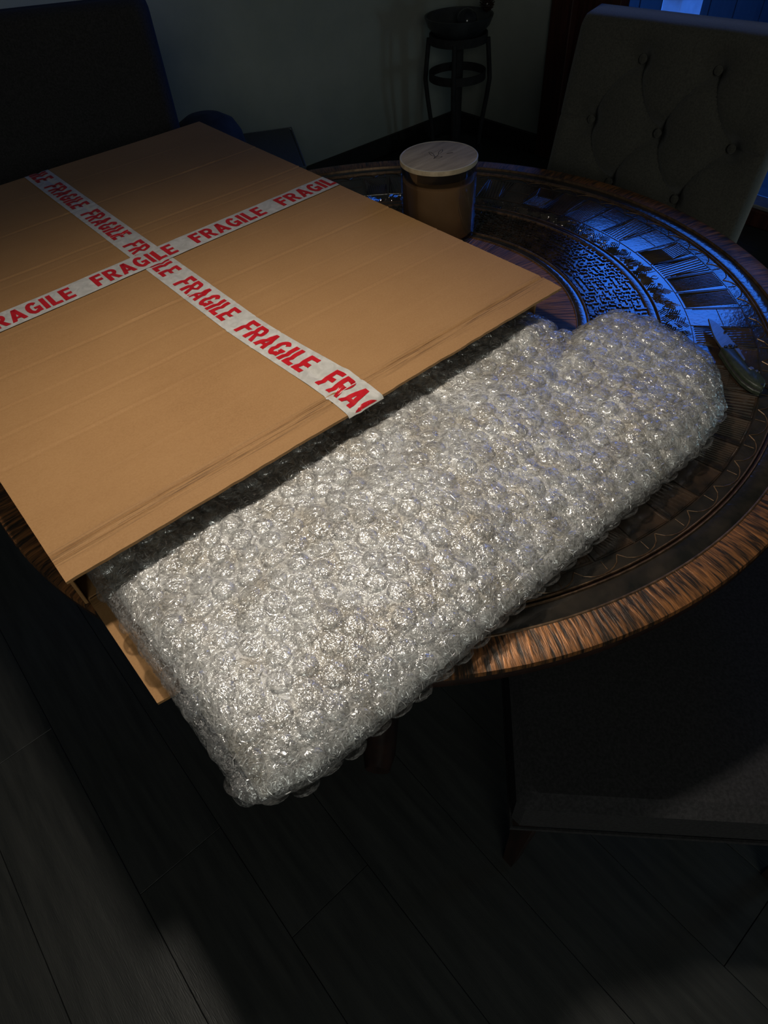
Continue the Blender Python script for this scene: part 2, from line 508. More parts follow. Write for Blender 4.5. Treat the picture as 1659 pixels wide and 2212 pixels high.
bb = MB().box((2.99, (DY1 + 2.93) / 2, .045), (.018, 2.91 - DY1, .09), .004)
bb.box((2.99, (DY0 - 3.0) / 2, .045), (.018, DY0 + 2.98, .09), .004)
struct(bb.build('baseboard_right', M['baseboard']))
# glazed door: dark red-brown timber, pale metal threshold
dr = struct(empty('door_1', (3.03, (DY0 + DY1) / 2, 0)))
hw = (DY1 - DY0) / 2
for s in (-1, 1):
    MB().box((0, s * (hw - .06), DZ1 / 2), (.14, .12, DZ1), .006).build('jamb', M['darkwood'], dr)
MB().box((.005, hw - .12 - .11, DZ1 / 2), (.07, .22, DZ1 - .02), .006).build('stile', M['darkwood'], dr)
MB().box((0, 0, DZ1 - .05), (.14, 2 * hw - .24, .10), .006).build('head_rail', M['darkwood'], dr)
MB().box((0, 0, .035), (.14, 2 * hw - .24, .07), .006).build('bottom_rail', M['darkwood'], dr)
MB().box((-.01, 0, .078), (.10, 2 * hw - .24, .016), .003).build('threshold', M['metal_pale'], dr)
gm, gnt, gout = new_mat('door_glass')
_t = N(gnt, 'ShaderNodeBsdfTransparent'); _g = N(gnt, 'ShaderNodeBsdfGlossy', Roughness=.02)
_f = N(gnt, 'ShaderNodeFresnel', IOR=1.45); _x = N(gnt, 'ShaderNodeMixShader')
gnt.links.new(_f.outputs[0], _x.inputs[0]); gnt.links.new(_t.outputs[0], _x.inputs[1])
gnt.links.new(_g.outputs[0], _x.inputs[2]); gnt.links.new(_x.outputs[0], gout.inputs[0])
M['glass'] = gm
MB().box((.03, 0, (.086 + DZ1 - .10) / 2), (.006, 2 * hw - .24, DZ1 - .10 - .086)).build('pane', M['glass'], dr)
# outside
o = struct(MB().box((8.1, 1.5, -.10), (10.0, 16.0, .1)).build('ground', M['deck']))
tag(o, 'dark decking outside the glazed door', 'ground')
pl = empty('garden_planter', (3.95, 2.205, -.05)); tag(pl, 'pale planter box standing outside the glazed door', 'planter')
MB().box((0, 0, .30), (.22, .11, .60), .008).build('body', M['slab'], pl)
MB().box((0, 0, .605), (.25, .13, .03), .006).build('rim', M['slab'], pl)
fe = empty('sky_blocking_fence', (4.35, 1.5, -.05)); tag(fe, 'dark board fence added beyond the glazed door to block low sky', 'fence')  # fence added to cut the low sky light coming through the door
fm = MB().box((0, 0, .98), (.025, .145, 1.96), .004)
fme = bpy.data.meshes.new('board'); fme.from_pydata(fm.v, [], fm.f); fme.update(); fme.materials.append(M['deck'])
for k in range(40):
    place('board', fme, fe, (0, (k - 19.5) * .15, 0))
for z in (.3, 1.6):
    MB().box((.03, 0, z), (.03, 6.0, .08)).build('rail', M['deck'], fe)

# ------------------------------------------------------------------ round table
TC = (.63, .76); TZ = .76
tb = empty('round_table', (TC[0], TC[1], -.0015))
tag(tb, 'round dark bronze table with embossed rings of panels and a streaked copper rim', 'table')
body = MB().lathe([(.0, .685), (.60, .685), (.640, .668), (.655, .672), (.662, .690), (.668, .712), (.680, .726), (.6855, .738),
                   (.6855, .750), (.684, .7555), (.60, .7560), (.0, .7560)], 160, cap=False).build('tabletop', M['black_wood'], tb)
auto_smooth(body, 50)
def ring(name, prof, mat, seg=200):
    o_ = MB().lathe(prof, seg, cap=False).build(name, mat, tb)
    auto_smooth(o_, 60); return o_
ring('copper_rim', [(.6455, .756), (.6460, .7596), (.662, .7600), (.678, .7596), (.6848, .7580), (.6862, .752)], M['copper_rim'])
ring('rim_line', [(.6435, .756), (.6443, .7606), (.6456, .7610), (.6468, .7604), (.6472, .756)], M['copper_line'])
ring('groove_band', [(.6185, .7572), (.628, .7585), (.638, .7582), (.6440, .7566)], M['groove'])
for r in (.6125, .6180):
    ring('bead_line', [(r - .0013, .756), (r - .0006, .7598), (r + .0006, .7598), (r + .0013, .756)], M['copper_line'])
ring('scallop_band', [(.592, .7572), (.612, .7572)], M['groove'])
ring('motif_band', [(.452, .7570), (.495, .7574), (.592, .7570)], M['ground_brown'])
ring('middle_line', [(.4360, .756), (.4375, .7598), (.4440, .7604), (.4500, .7598), (.4520, .756)], M['panel_brown'])
for r in (.4370, .4510):
    ring('bead_line', [(r - .0012, .756), (r - .0005, .7606), (r + .0005, .7606), (r + .0012, .756)], M['copper_line'])
ring('maze_band', [(.335, .7570), (.437, .7570)], M['ground_brown'])
ring('inner_groove_band', [(.3165, .7570), (.326, .7590), (.3345, .7570)], M['groove'])
for r in (.3160, .3345):
    ring('bead_line', [(r - .0014, .756), (r - .0006, .7604), (r + .0006, .7604), (r + .0014, .756)], M['copper_line'])
ring('copper_field', [(.19, .7585), (.25, .7588), (.315, .7585)], M['copper_rim'])
ring('centre_disc', [(.0, .7590), (.12, .7592), (.185, .7590), (.19, .757)], M['panel_brown'])

# embossed panels between the rings
NP = 62
def panel_mesh(hatched, seed):
    rn = random.Random(seed)
    mb = MB()
    da = 2 * math.pi / NP
    r0, r1 = .497, .590
    g = .0012
    pts = []
    def P(r, t): return (r * math.cos(t), r * math.sin(t))
    for k in range(5): pts.append(P(r0, -da / 2 + g / r0 + (da - 2 * g / r0) * k / 4))
    for k in range(5): pts.append(P(r1, da / 2 - g / r1 - (da - 2 * g / r1) * k / 4))
    pts = pts[:5] + pts[5:]
    # order r0 edge by increasing angle, then r1 back: clockwise seen from above -> reverse
    mb.prism(list(reversed(pts)), .7565, .7584, .0004)
    def rib(p, q, w=.0012, h=.0014):
        d = np.subtract(q, p); l = np.hypot(*d)
        if l < 1e-5: return
        n = np.array([-d[1], d[0]]) / l * w
        a, b, c, e = p - n, p + n, q + n, q - n
        m0, m1 = (np.array(p)), (np.array(q))
        z0, z1 = .7583, .7583 + h
        mb.add([(a[0], a[1], z0), (e[0], e[1], z0), (m1[0], m1[1], z1), (m0[0], m0[1], z1), (b[0], b[1], z0), (c[0], c[1], z0)],
               [(0, 1, 2, 3), (3, 2, 5, 4)])
    hl = da / 2 * .86
    if hatched:
        kind = seed % 3
        n = 12
        for k in range(n):
            f = k / (n - 1)
            if kind == 0:       # near-radial lines, slightly skewed
                t = -hl + 2 * hl * f
                p = np.array(P(r0 + .004, t * .96)); q = np.array(P(r1 - .004, min(hl, max(-hl, t + hl * .35))))
            elif kind == 1:     # slanted lines running off two sides
                t0 = -hl + 3.2 * hl * f - .6 * hl
                p = np.array(P(r0 + .004 + max(0, -hl - t0) * .8, max(-hl, min(hl, t0)))); q = np.array(P(r1 - .004, min(hl, max(-hl, t0 + hl * .7))))
            else:               # chevron of two hatchings
                t = -hl + 2 * hl * f
                m_r = r0 + .05
                p = np.array(P(r0 + .004, t)); q = np.array(P(m_r, max(-hl, t - hl * .3)))
                rib(p, q)
                p = q; q = np.array(P(r1 - .004, min(hl, t + hl * .3)))
            rib(p, q)
    # outline ridges
    rib(np.array(P(r1 - .0015, -hl)), np.array(P(r1 - .0015, hl)), .0009, .0010)
    rib(np.array(P(r0 + .012, hl * 1.02)), np.array(P(r1 - .001, hl * 1.02)), .0008, .0009)
    if not hatched:
        rm = r0 + .045 + .01 * rn.random()
        rib(np.array(P(rm, -hl)), np.array(P(rm, hl)), .0008, .0009)
    me = bpy.data.meshes.new('panel'); me.from_pydata(mb.v, [], mb.f); me.update(); me.materials.append(M['panel_brown'])
    return me
pms = [panel_mesh(True, 0), panel_mesh(False, 5), panel_mesh(True, 1), panel_mesh(False, 8), panel_mesh(True, 2), panel_mesh(True, 4)]
for k in range(NP):
    place('panel', pms[(k * 5 + k // 7) % 6], tb, (0, 0, 0), (0, 0, 2 * math.pi * k / NP))
# scallops outside the panels
def scallop_mesh():
    mb = MB(); da = 2 * math.pi / NP
    pts = []
    for k in range(9):
        f = k / 8
        t = -da / 2 + da * f
        r = .5935 + .0165 * math.sin(math.pi * f) ** .6
        pts.append((r * math.cos(t), r * math.sin(t), .7576))
    mb.tube(pts, .0008, 4)
    t = da * .12
    mb.tube([(.593 * math.cos(t), .593 * math.sin(t), .7576), (.606 * math.cos(t), .606 * math.sin(t), .7576)], .0006, 4)
    me = bpy.data.meshes.new('scallop'); me.from_pydata(mb.v, [], mb.f); me.update(); me.materials.append(M['copper_line'])
    return me
scm = scallop_mesh()
for k in range(NP):
    place('scallop', scm, tb, (0, 0, 0), (0, 0, 2 * math.pi * (k + .5) / NP))
# raised meander bars of the middle ring: too many and too small to pick apart
mz = MB()
def polar_bar(r0, r1, t0, t1, z0=.7568, z1=.7592):
    c = []
    for r, t in ((r0, t0), (r1, t0), (r1, t1), (r0, t1)):
        c.append((r * math.cos(t), r * math.sin(t)))
    mz.add([(p[0], p[1], z0) for p in c] + [(p[0] * .9995 + .0, p[1] * .9995, z1) for p in c],
           [(4, 5, 6, 7), (0, 1, 5, 4), (1, 2, 6, 5), (2, 3, 7, 6), (3, 0, 4, 7)])
rn = random.Random(3)
NR, CELL = 10, .0098
for i in range(NR):
    r = .3385 + i * CELL
    nt_ = int(2 * math.pi * r / (CELL * 1.15))
    dt = 2 * math.pi / nt_
    bw = .0026
    for j in range(nt_):
        t = j * dt + (i % 2) * dt * .5
        q = rn.random()
        wob = (rn.random() - .5) * .0012
        if q < .72:
            polar_bar(r + wob, r + bw + wob, t, t + dt * (1.05 if rn.random() < .55 else .72))
        if q > .30:
            polar_bar(r + wob, r + CELL * (1.02 if rn.random() < .5 else .75), t, t + bw / r)
        if q > .85:
            polar_bar(r + CELL * .5, r + CELL * .5 + bw * .8, t + dt * .3, t + dt)
o = mz.build('meander_relief', M['ground_brown'], tb); o['kind'] = 'stuff'
# fern and ripple relief of the motif band
mo = MB(); rn = random.Random(9)
def relief_rib(pts, w, h, z0=.7571):
    V, F_ = [], []
    for i, p in enumerate(pts):
        q0, q1 = np.array(pts[max(i - 1, 0)]), np.array(pts[min(i + 1, len(pts) - 1)])
        d = q1 - q0; d = d / (np.hypot(*d) + 1e-9); n = np.array([-d[1], d[0]]) * w
        p = np.array(p)
        V += [(*(p - n), z0), (*p, z0 + h), (*(p + n), z0)]
    for i in range(len(pts) - 1):
        k = 3 * i
        F_ += [(k, k + 3, k + 4, k + 1), (k + 1, k + 4, k + 5, k + 2)]
    mo.add(V, F_)
for k in range(640):
    t = 2 * math.pi * k / 640 + rn.uniform(-.004, .004); r = rn.uniform(.456, .486)
    rad_ = np.array([math.cos(t), math.sin(t)]); tan_ = np.array([-math.sin(t), math.cos(t)])
    c_ = rad_ * r
    q = rn.random()
    if q < .25:
        R_ = rn.uniform(.003, .006)
        relief_rib([c_ + R_ * np.array([math.cos(a), math.sin(a)]) for a in np.linspace(0, 5.4, 11)], .0008, .0011)
    elif q < .40:
        for R_ in (.003, .0055, .008):
            relief_rib([c_ + R_ * np.array([math.cos(a), math.sin(a)]) for a in np.linspace(t - 1.2, t + 1.2, 8)], .0007, .0010)
    else:
        a0 = rn.uniform(-1.1, 1.1)
        d = rad_ * math.cos(a0) + tan_ * math.sin(a0); n = np.array([-d[1], d[0]])
        for j in range(6):
            L_ = rn.uniform(.010, .022)
            pts = [c_ + n * (j - 2.5) * .0034 + d * (l - .4 * L_) + n * (.12 * (l / .02) ** 2 * .02) for l in np.linspace(0, L_, 4)]
            if all(.4525 < np.hypot(*p) < .496 for p in pts):
                relief_rib(pts, .0011, .0010)
o = mo.build('fern_relief', M['panel_brown'], tb); o['kind'] = 'stuff'
# pedestal and four splayed feet
ped = MB().lathe([(.0, .05), (.15, .05), (.16, .09), (.12, .13), (.075, .18), (.065, .30), (.09, .38), (.10, .44), (.075, .52), (.08, .60), (.16, .655), (.24, .686)], 40, cap=False).build('pedestal', M['black_wood'], tb)
auto_smooth(ped, 40)
for k in range(4):
    t = math.radians(222 + 90 * k)
    c_, s_ = math.cos(t), math.sin(t)
    pts = [(.10, .16), (.22, .15), (.34, .105), (.44, .055), (.50, .036), (.535, .034)]
    auto_smooth(MB().tube([(r * c_, r * s_, z + .003) for r, z in pts], [.045, .042, .038, .034, .034, .026], 10).build('foot', M['black_wood'], tb), 50)

# ------------------------------------------------------------------ cardboard box
LZ = .8536                                   # top of the lid
BX0, BX1, BY0, BY1 = -.0244, .7668, .515, 1.609
SEAM = .366; FOLD = .556
box = empty('cardboard_box', ((BX0 + BX1) / 2, (FOLD + BY1) / 2, TZ))
tag(box, 'large flat brown cardboard box crossed with white tape, open at its front end', 'box')
BO = np.array([(BX0 + BX1) / 2, (FOLD + BY1) / 2, TZ])
CREASES = [(1.505, .4), (1.365, 1.0), (1.201, .9), (1.170, .4), (1.02, .3), (.918, 1.1), (.846, .55), (.79, .9), (.728, .8), (.64, .35)]
def lidz(a, b):
    a = np.asarray(a, float); b = np.asarray(b, float)
    z = LZ + (vnoise(a * 5, b * 5) - .5) * .0016
    wob = (vnoise(a * 6 + 3, b * 0 + 1.7) - .5) * .012 + (vnoise(a * 30 + 3, b * 0 + 4.7, 1) - .5) * .002
    for c, s in CREASES:
        bb_ = b - c - wob
        am = .55 + .9 * vnoise(a * 9 + c * 31, b * 0 + c * 17, 2)
        z = z + s * am * (.0009 * np.exp(-(bb_ / .0018) ** 2) - .0008 * np.exp(-((bb_ + .0042) / .0028) ** 2))
    w2 = (vnoise(a * 4, b * 0 + 9.1) - .5) * .004
    z = z - .0030 * np.exp(-((b - FOLD - w2) / .0019) ** 2) - .0019 * np.exp(-((b - FOLD + .010 - w2) / .0013) ** 2) * sstep(.2, .5, vnoise(a * 7, b * 0 + 2.2, 1))
    z = z - .0008 * np.exp(-((b - FOLD + .019 - w2) / .0012) ** 2) * sstep(.35, .6, vnoise(a * 11, b * 0 + 5.2, 3))
    z = z - .0035 * sstep(FOLD, BY0 - .01, b) + .0010 * (vnoise(a * 22, b * 40, 3) - .5) * sstep(FOLD + .005, BY0, b)
    z = z - .0016 * np.exp(-((a - SEAM) / .004) ** 2)
    return z
def height_slab(name, fn, a0, a1, b0, b1, na, nb, th, mat, parent, org, edgefn=None):
    A_ = np.linspace(a0, a1, na); B_ = np.linspace(b0, b1, nb)
    # denser rows near the fold
    ga, gb = np.meshgrid(A_, B_, indexing='ij')
    if edgefn is not None:
        gb = edgefn(ga, gb)
    zz = fn(ga, gb)
    top = np.stack([ga, gb, zz], -1).reshape(-1, 3) - org
    bot = np.stack([ga, gb, zz - th], -1).reshape(-1, 3) - org
    n = na * nb
    idx = np.arange(n).reshape(na, nb)
    f = np.stack([idx[:-1, :-1], idx[1:, :-1], idx[1:, 1:], idx[:-1, 1:]], -1).reshape(-1, 4)
    faces = [tuple(q) for q in f] + [tuple(q[::-1] + n) for q in f]
    per = list(idx[:, 0]) + list(idx[-1, 1:]) + list(idx[-2::-1, -1]) + list(idx[0, -2:0:-1])
    for i in range(len(per)):
        p, q = per[i], per[(i + 1) % len(per)]
        faces.append((q, p, p + n, q + n))
    o_ = link_mesh(name, np.vstack([top, bot]), faces, mat, parent)
    auto_smooth(o_, 45)
    return o_
def front_edge(a, b):
    k = sstep(BY0 + .03, BY0, b)
    return b + k * ((vnoise(a * 90, a * 0 + 3.3) - .5) * .0016 + (vnoise(a * 9, a * 0 + 6.3) - .5) * .0015)
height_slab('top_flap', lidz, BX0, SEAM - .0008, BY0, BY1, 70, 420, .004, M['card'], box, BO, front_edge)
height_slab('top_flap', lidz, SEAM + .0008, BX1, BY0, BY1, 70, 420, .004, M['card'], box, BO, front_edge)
def wall_box(name, c, s, mat=None):
    return MB().box(np.array(c) - BO, s, .0012).build(name, mat or M['card'], box)
zc = (TZ + LZ - .006) / 2; hz_ = LZ - .0065 - TZ
wall_box('side_panel', (BX0 + .003, (FOLD + BY1) / 2, zc), (.004, BY1 - FOLD, hz_))
wall_box('side_panel', (BX1 - .003, (FOLD + BY1) / 2, zc), (.004, BY1 - FOLD, hz_))
wall_box('back_panel', ((BX0 + BX1) / 2, BY1 - .003, zc), (BX1 - BX0 - .012, .004, hz_))
wall_box('bottom_panel', ((BX0 + BX1) / 2, (FOLD + BY1) / 2, TZ + .0022), (BX1 - BX0 - .010, BY1 - FOLD - .006, .004))
# front flaps: the bottom one lies flat under the parcel, side ones hang folded outwards
def flat_flap(a, b):
    return np.full_like(a, TZ + .0046) + (vnoise(a * 20, b * 20) - .5) * .0012
def flap_edge(a, b):
    k = sstep(.43, .385, b)
    return b + k * ((vnoise(a * 50, a * 0 + 1.3) - .5) * .005)
height_slab('bottom_flap', flat_flap, -.0185, .60, .384, FOLD, 60, 24, .004, M['card'], box, BO, flap_edge)
# ---- FRAGILE tape
def arc_strip(cx_, cy_, rx, ry, a0, a1, th, n=14):
    q = []
    for k in range(n):
        t0 = math.radians(a0 + (a1 - a0) * k / n); t1 = math.radians(a0 + (a1 - a0) * (k + 1) / n)
        q.append([(cx_ + (rx + th / 2) * math.cos(t0), cy_ + (ry + th / 2) * math.sin(t0)), (cx_ + (rx + th / 2) * math.cos(t1), cy_ + (ry + th / 2) * math.sin(t1)),
                  (cx_ + (rx - th / 2) * math.cos(t1), cy_ + (ry - th / 2) * math.sin(t1)), (cx_ + (rx - th / 2) * math.cos(t0), cy_ + (ry - th / 2) * math.sin(t0))])
    return q
def rc(x0, y0, x1, y1): return [[(x0, y0), (x1, y0), (x1, y1), (x0, y1)]]
GLYPH = {
    'F': (.56, rc(0, 0, .23, 1) + rc(.23, .80, .56, 1) + rc(.23, .41, .50, .60)),
    'R': (.66, rc(0, 0, .23, 1) + rc(.23, .81, .40, 1) + rc(.23, .40, .40, .58) + arc_strip(.38, .70, .155, .205, -90, 90, .20) + [[(.26, .42), (.47, .42), (.68, 0), (.44, 0)]]),
    'A': (.72, [[(0, 0), (.22, 0), (.46, 1), (.25, 1)], [(.50, 0), (.72, 0), (.47, 1), (.26, 1)]] + rc(.16, .19, .56, .35)),
    'G': (.66, arc_strip(.33, .5, .22, .40, 42, 318, .22, 22) + rc(.36, .36, .66, .53) + rc(.47, .06, .66, .40)),
    'I': (.23, rc(0, 0, .23, 1)),
    'L': (.52, rc(0, 0, .23, 1) + rc(.23, 0, .52, .20)),
    'E': (.56, rc(0, 0, .23, 1) + rc(.23, 0, .56, .19) + rc(.23, .41, .52, .59) + rc(.23, .81, .56, 1)),
}
def tape(name, posfn, l0, l1, width, words, letter_h, cond, cut_lo, cut_hi, nl=260):
    """posfn(l, w) -> room point; l runs along the tape in reading direction, w across (up of the letters +)"""
    nw = 15
    ls = np.linspace(l0, l1, nl); ws = np.linspace(-width / 2, width / 2, nw)
    gl, gw = np.meshgrid(ls, ws, indexing='ij')
    p = posfn(gl, gw, .0008)
    idx = np.arange(nl * nw).reshape(nl, nw)
    f = np.stack([idx[:-1, :-1], idx[1:, :-1], idx[1:, 1:], idx[:-1, 1:]], -1).reshape(-1, 4)
    t_ = link_mesh(name, p.reshape(-1, 3) - BO, f, M['tape'], box, True)
    for w0 in words:
        lx = 0; V = []; Fc = []
        for ch in 'FRAGILE':
            wd, quads = GLYPH[ch]
            for q in quads:
                q = np.array(q, float)
                nx = max(2, int(abs(q[:, 0].max() - q[:, 0].min()) / .06) + 1); ny = max(2, int(abs(q[:, 1].max() - q[:, 1].min()) / .06) + 1)
                u, v = np.meshgrid(np.linspace(0, 1, nx + 1), np.linspace(0, 1, ny + 1), indexing='ij')
                g = (q[0] * ((1 - u) * (1 - v))[..., None] + q[1] * (u * (1 - v))[..., None] + q[2] * (u * v)[..., None] + q[3] * ((1 - u) * v)[..., None])
                ll = w0 + (lx + g[..., 0]) * letter_h * cond
                ww = (g[..., 1] - .5) * letter_h
                if ll.min() > cut_hi or ll.max() < cut_lo:
                    continue
                ll = np.clip(ll, cut_lo, cut_hi)
                pp = posfn(ll, ww, .0013).reshape(-1, 3) - BO
                b0_ = len(V); V += list(pp)
                ii = np.arange((nx + 1) * (ny + 1)).reshape(nx + 1, ny + 1) + b0_
                Fc += [tuple(x_) for x_ in np.stack([ii[:-1, :-1], ii[1:, :-1], ii[1:, 1:], ii[:-1, 1:]], -1).reshape(-1, 4)]
            lx += wd + .10
        if V:
            lt = link_mesh('lettering', V, Fc, M['red_ink'], t_, True)
            lt['label'] = 'red printed word FRAGILE'
    return t_
# strip along the depth of the box (reads towards the open end, letter tops to the right)
def tape2_pos(l, w, off):
    b = BY1 - l
    a = .362 + .014 * sstep(.80, .53, b) + w * (1 + .10 * sstep(.72, .53, b))
    z = lidz(a, np.clip(b, BY0, BY1)) + off
    z = z + .0012 * (vnoise(a * 60, b * 25, 1) - .4) * sstep(.66, .60, b) + .0006 * (vnoise(a * 25, b * 18, 2) - .3)
    z = z + .0022 * np.exp(-((b - .575 - .2 * w) / .010) ** 2) * sstep(-.01, .02, w)
    # over the back edge
    over = np.clip(BY0 - b, 0, 1)
    z = z - np.where(b < BY0, over * .8, 0)
    b = np.where(b < BY0, BY0 - over * .5 - .0008, b)
    ovb = np.clip(b - BY1, 0, 1)
    z = z - ovb; b = np.where(b > BY1, BY1 + .0012, b)
    return np.stack([a, b, z], -1)
per = .1852
tape('fragile_tape', tape2_pos, -.03, BY1 - BY0 + .006, .0525, [BY1 - (1.519 + per) + per * k for k in range(7)], .0360, .94, -.028, BY1 - BY0 + .004)
# strip across the box, on top of the other (letter tops away from the camera)
def tape1_pos(l, w, off):
    a = l
    b = 1.0595 + (a - .09) * .040 + w
    z = lidz(np.clip(a, BX0, BX1), b) + off + .0009 + .0006 * (vnoise(a * 30, b * 25, 2) - .3)
    ov = np.clip(a - BX1, 0, 1); z = z - ov; a = np.where(a > BX1, BX1 + .0014, a)
    ov = np.clip(BX0 - a, 0, 1); z = z - ov; a = np.where(a < BX0, BX0 - .0014, a)
    return np.stack([a, b, z], -1)
tape('fragile_tape', tape1_pos, BX0 - .03, BX1 + .035, .0555, [.0625 + .1905 * k - .1905 for k in range(5)], .0385, .885, BX0 - .028, BX1 + .033)

# ------------------------------------------------------------------ bubble-wrapped parcel
wrap = empty('bubble_wrapped_parcel', (.40, .40, TZ))
tag(wrap, 'flat parcel wrapped in clear bubble wrap sliding out of the cardboard box', 'parcel')
WO = np.array([.40, .40, TZ])
ZM = .790
prof = []
for b in np.linspace(.735, .47, 40): prof.append((b, .810))
for t in np.linspace(0, 1, 14)[1:]: prof.append((.47 - .05 * t, .810 + .007 * float(sstep(0, 1, t))))
for b in np.linspace(.42, .30, 20)[1:]: prof.append((b, .817))
for t in np.linspace(0, math.pi / 2, 40)[1:]: prof.append((.30 - .094 * math.sin(t), ZM - .003 + .030 * math.cos(t)))
for t in np.linspace(0, math.pi / 2, 16)[1:]: prof.append((.206 + .03 * (1 - math.cos(t)), ZM - .003 - .018 * math.sin(t)))
for b in np.linspace(.236, .735, 60)[1:]: prof.append((b, ZM - .021))
prof = np.array(prof)
_sl = np.r_[0, np.cumsum(np.hypot(*np.diff(prof, axis=0).T))]
S_FRONT_END = _sl[40 + 13 + 19 + 39 + 15 - 1]
RB = np.array([.19, .215, .25, .30, .35, .40, .44, .458, .470, .478, .486, .50, .53, .555, .60, .75])
RA = np.array([.760, .780, .818, .846, .858, .862, .856, .842, .815, .760, .738, .750, .760, .752, .735, .735])
def right_end(b): return np.interp(b, RB, RA)
def wrapS(u, s, inset=0.0):
    """u 0..1 along the parcel, s arc length round it -> room point"""
    u = np.asarray(u, float); s = np.asarray(s, float)
    b = np.interp(s, _sl, prof[:, 0]); z = np.interp(s, _sl, prof[:, 1])
    a0, a1 = -.003 + inset * 2.0, right_end(b) - inset * 1.2
    a = a0 + u * (a1 - a0)
    dl = a - a0; dr_ = a1 - a
    tl = np.sqrt(np.clip(1 - (1 - np.clip(dl / .040, 0, 1)) ** 2, 0, 1)) * .86 + .14
    tr_ = np.sqrt(np.clip(1 - (1 - np.clip(dr_ / .085, 0, 1)) ** 2, 0, 1)) * .80 + .20
    t = tl * tr_
    zm = ZM - .006
    z = zm + (z - zm) * t * (1 - inset * 9)
    z = z + (vnoise(a * 14, b * 16) - .5) * .010 * np.where(z > zm, 1, 0) * t + (vnoise(a * 34, b * 34, 1) - .5) * .004 * t
    b = b + .030 * np.exp(-np.abs(a + .003) / .026) * sstep(.5, .2, b) + .022 * sstep(.66, .80, a) * sstep(.34, .2, b) + inset * sstep(.4, .2, b)
    # a soft valley where the wrap folds over itself at the right end
    z = z - .013 * np.exp(-((b - .476 + (.76 - a) * .50) / .014) ** 2) * sstep(.56, .75, a)
    z = z + .013 * np.exp(-((a - .705) / .045) ** 2 - ((b - .505) / .026) ** 2) * np.where(z > zm, 1, 0)
    z = np.maximum(z, TZ + .0068)
    return np.stack([a, b, z], -1)
def grid_sheet(name, mat, nu, ns, s0, s1, inset, crk, kk):
    U = np.linspace(0, 1, nu); S_ = np.linspace(s0, s1, ns)
    gu, gs = np.meshgrid(U, S_, indexing='ij')
    p = wrapS(gu, gs, inset)
    x_, y_ = p[..., 0], p[..., 1] + gs
    r1_ = 1 - np.abs(vnoise(x_ * 55 + 3 * vnoise(x_ * 20, y_ * 20, 2), y_ * 55, 0) * 2 - 1)
    r2_ = 1 - np.abs(vnoise(x_ * 130, y_ * 130 + 2 * vnoise(x_ * 40, y_ * 40, 1), 3) * 2 - 1)
    d = crk * (r1_ ** 3 + .5 * r2_ ** 2)
    du = np.gradient(p, axis=0); ds = np.gradient(p, axis=1)
    nr = np.cross(du, ds); nr /= np.linalg.norm(nr, axis=-1)[..., None] + 1e-12
    sgn = -1 if nr[nu // 2, ns // 4, 2] < 0 else 1
    p = p + nr * sgn * d[..., None]
    p[..., 2] = np.maximum(p[..., 2], TZ + .0066)
    idx = np.arange(nu * ns).reshape(nu, ns)
    f = np.stack([idx[:-1, :-1], idx[1:, :-1], idx[1:, 1:], idx[:-1, 1:]], -1).reshape(-1, 4)
    if sgn < 0: f = f[:, ::-1]
    return link_mesh(name, p.reshape(-1, 3) - WO, f, mat, wrap, True)
STOT = _sl[-1]
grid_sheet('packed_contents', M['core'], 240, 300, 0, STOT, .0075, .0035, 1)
grid_sheet('film_sheet', M['film_sheet'], 260, 330, 0, STOT, 0.0, .0022, 2)

def bubble_mesh(seed):
    r_ = np.random.default_rng(seed)
    nr_, ns_ = 7, 18
    R_ = .0138; H = r_.uniform(.0048, .0080)
    kind = seed % 4
    V = []
    rad = [0, .28, .52, .72, .87, .96, 1.0]
    off = r_.uniform(0, 40, 2)
    for i, rho in enumerate(rad):
        for k in range(ns_):
            t = 2 * math.pi * k / ns_
            x_, y_ = R_ * rho * math.cos(t), R_ * rho * math.sin(t)
            z_ = H * max(0, 1 - rho ** 3.2) ** .55
            c1 = 1 - abs(float(vnoise(x_ * 260 + off[0], y_ * 260 + off[1], seed % 4)) * 2 - 1)
            z_ -= (.0022 if kind else .0012) * c1 ** 2 * (1 - rho ** 4)
            if kind == 2:
                z_ -= .0035 * math.exp(-((x_ - .004) ** 2 + (y_ - .002) ** 2) / .005 ** 2)
            if kind == 3:
                z_ -= .0028 * math.exp(-(x_ * math.cos(seed) + y_ * math.sin(seed)) ** 2 / .0022 ** 2) * (1 - rho)
            V.append((x_, y_, max(z_, -.0003)))
            if i == 0: break
    F_ = []
    for k in range(ns_):
        F_.append((0, 1 + k, 1 + (k + 1) % ns_))
    for i in range(nr_ - 2):
        for k in range(ns_):
            a_ = 1 + i * ns_ + k; b_ = 1 + i * ns_ + (k + 1) % ns_
            F_.append((a_, a_ + ns_, b_ + ns_, b_))
    me = bpy.data.meshes.new('bubble'); me.from_pydata(V, [], F_); me.update(); me.materials.append(M['film'])
    me.polygons.foreach_set('use_smooth', [True] * len(me.polygons))
    return me, np.array(V), F_
bubs = [bubble_mesh(s) for s in range(12)]
PITCH = .0300
spots = []
row = 0
s = .004
while s < S_FRONT_END + .012:
    n = int(.80 / PITCH)
    for k in range(n + 1):
        u = (k + (.5 if row % 2 else 0) + .25) * PITCH / .83
        if u > .995: continue
        e = 2e-3
        p = wrapS(u, s); pu = wrapS(u + e, s) - wrapS(u - e, s); ps = wrapS(u, s + e) - wrapS(u, s - e)
        nr = np.cross(pu, ps); nr /= np.linalg.norm(nr) + 1e-12
        # outward: away from the parcel's inside
        inner = np.array([p[0], max(.30, p[1]), ZM - .004])
        if nr.dot(p - inner) < 0: nr = -nr
        p = p + np.append(RNG.normal(0, .0012, 2), 0)
        spots.append((p, nr, s))
    row += 1; s += PITCH * .866
camp = np.array([0, 0, CAM_Z])
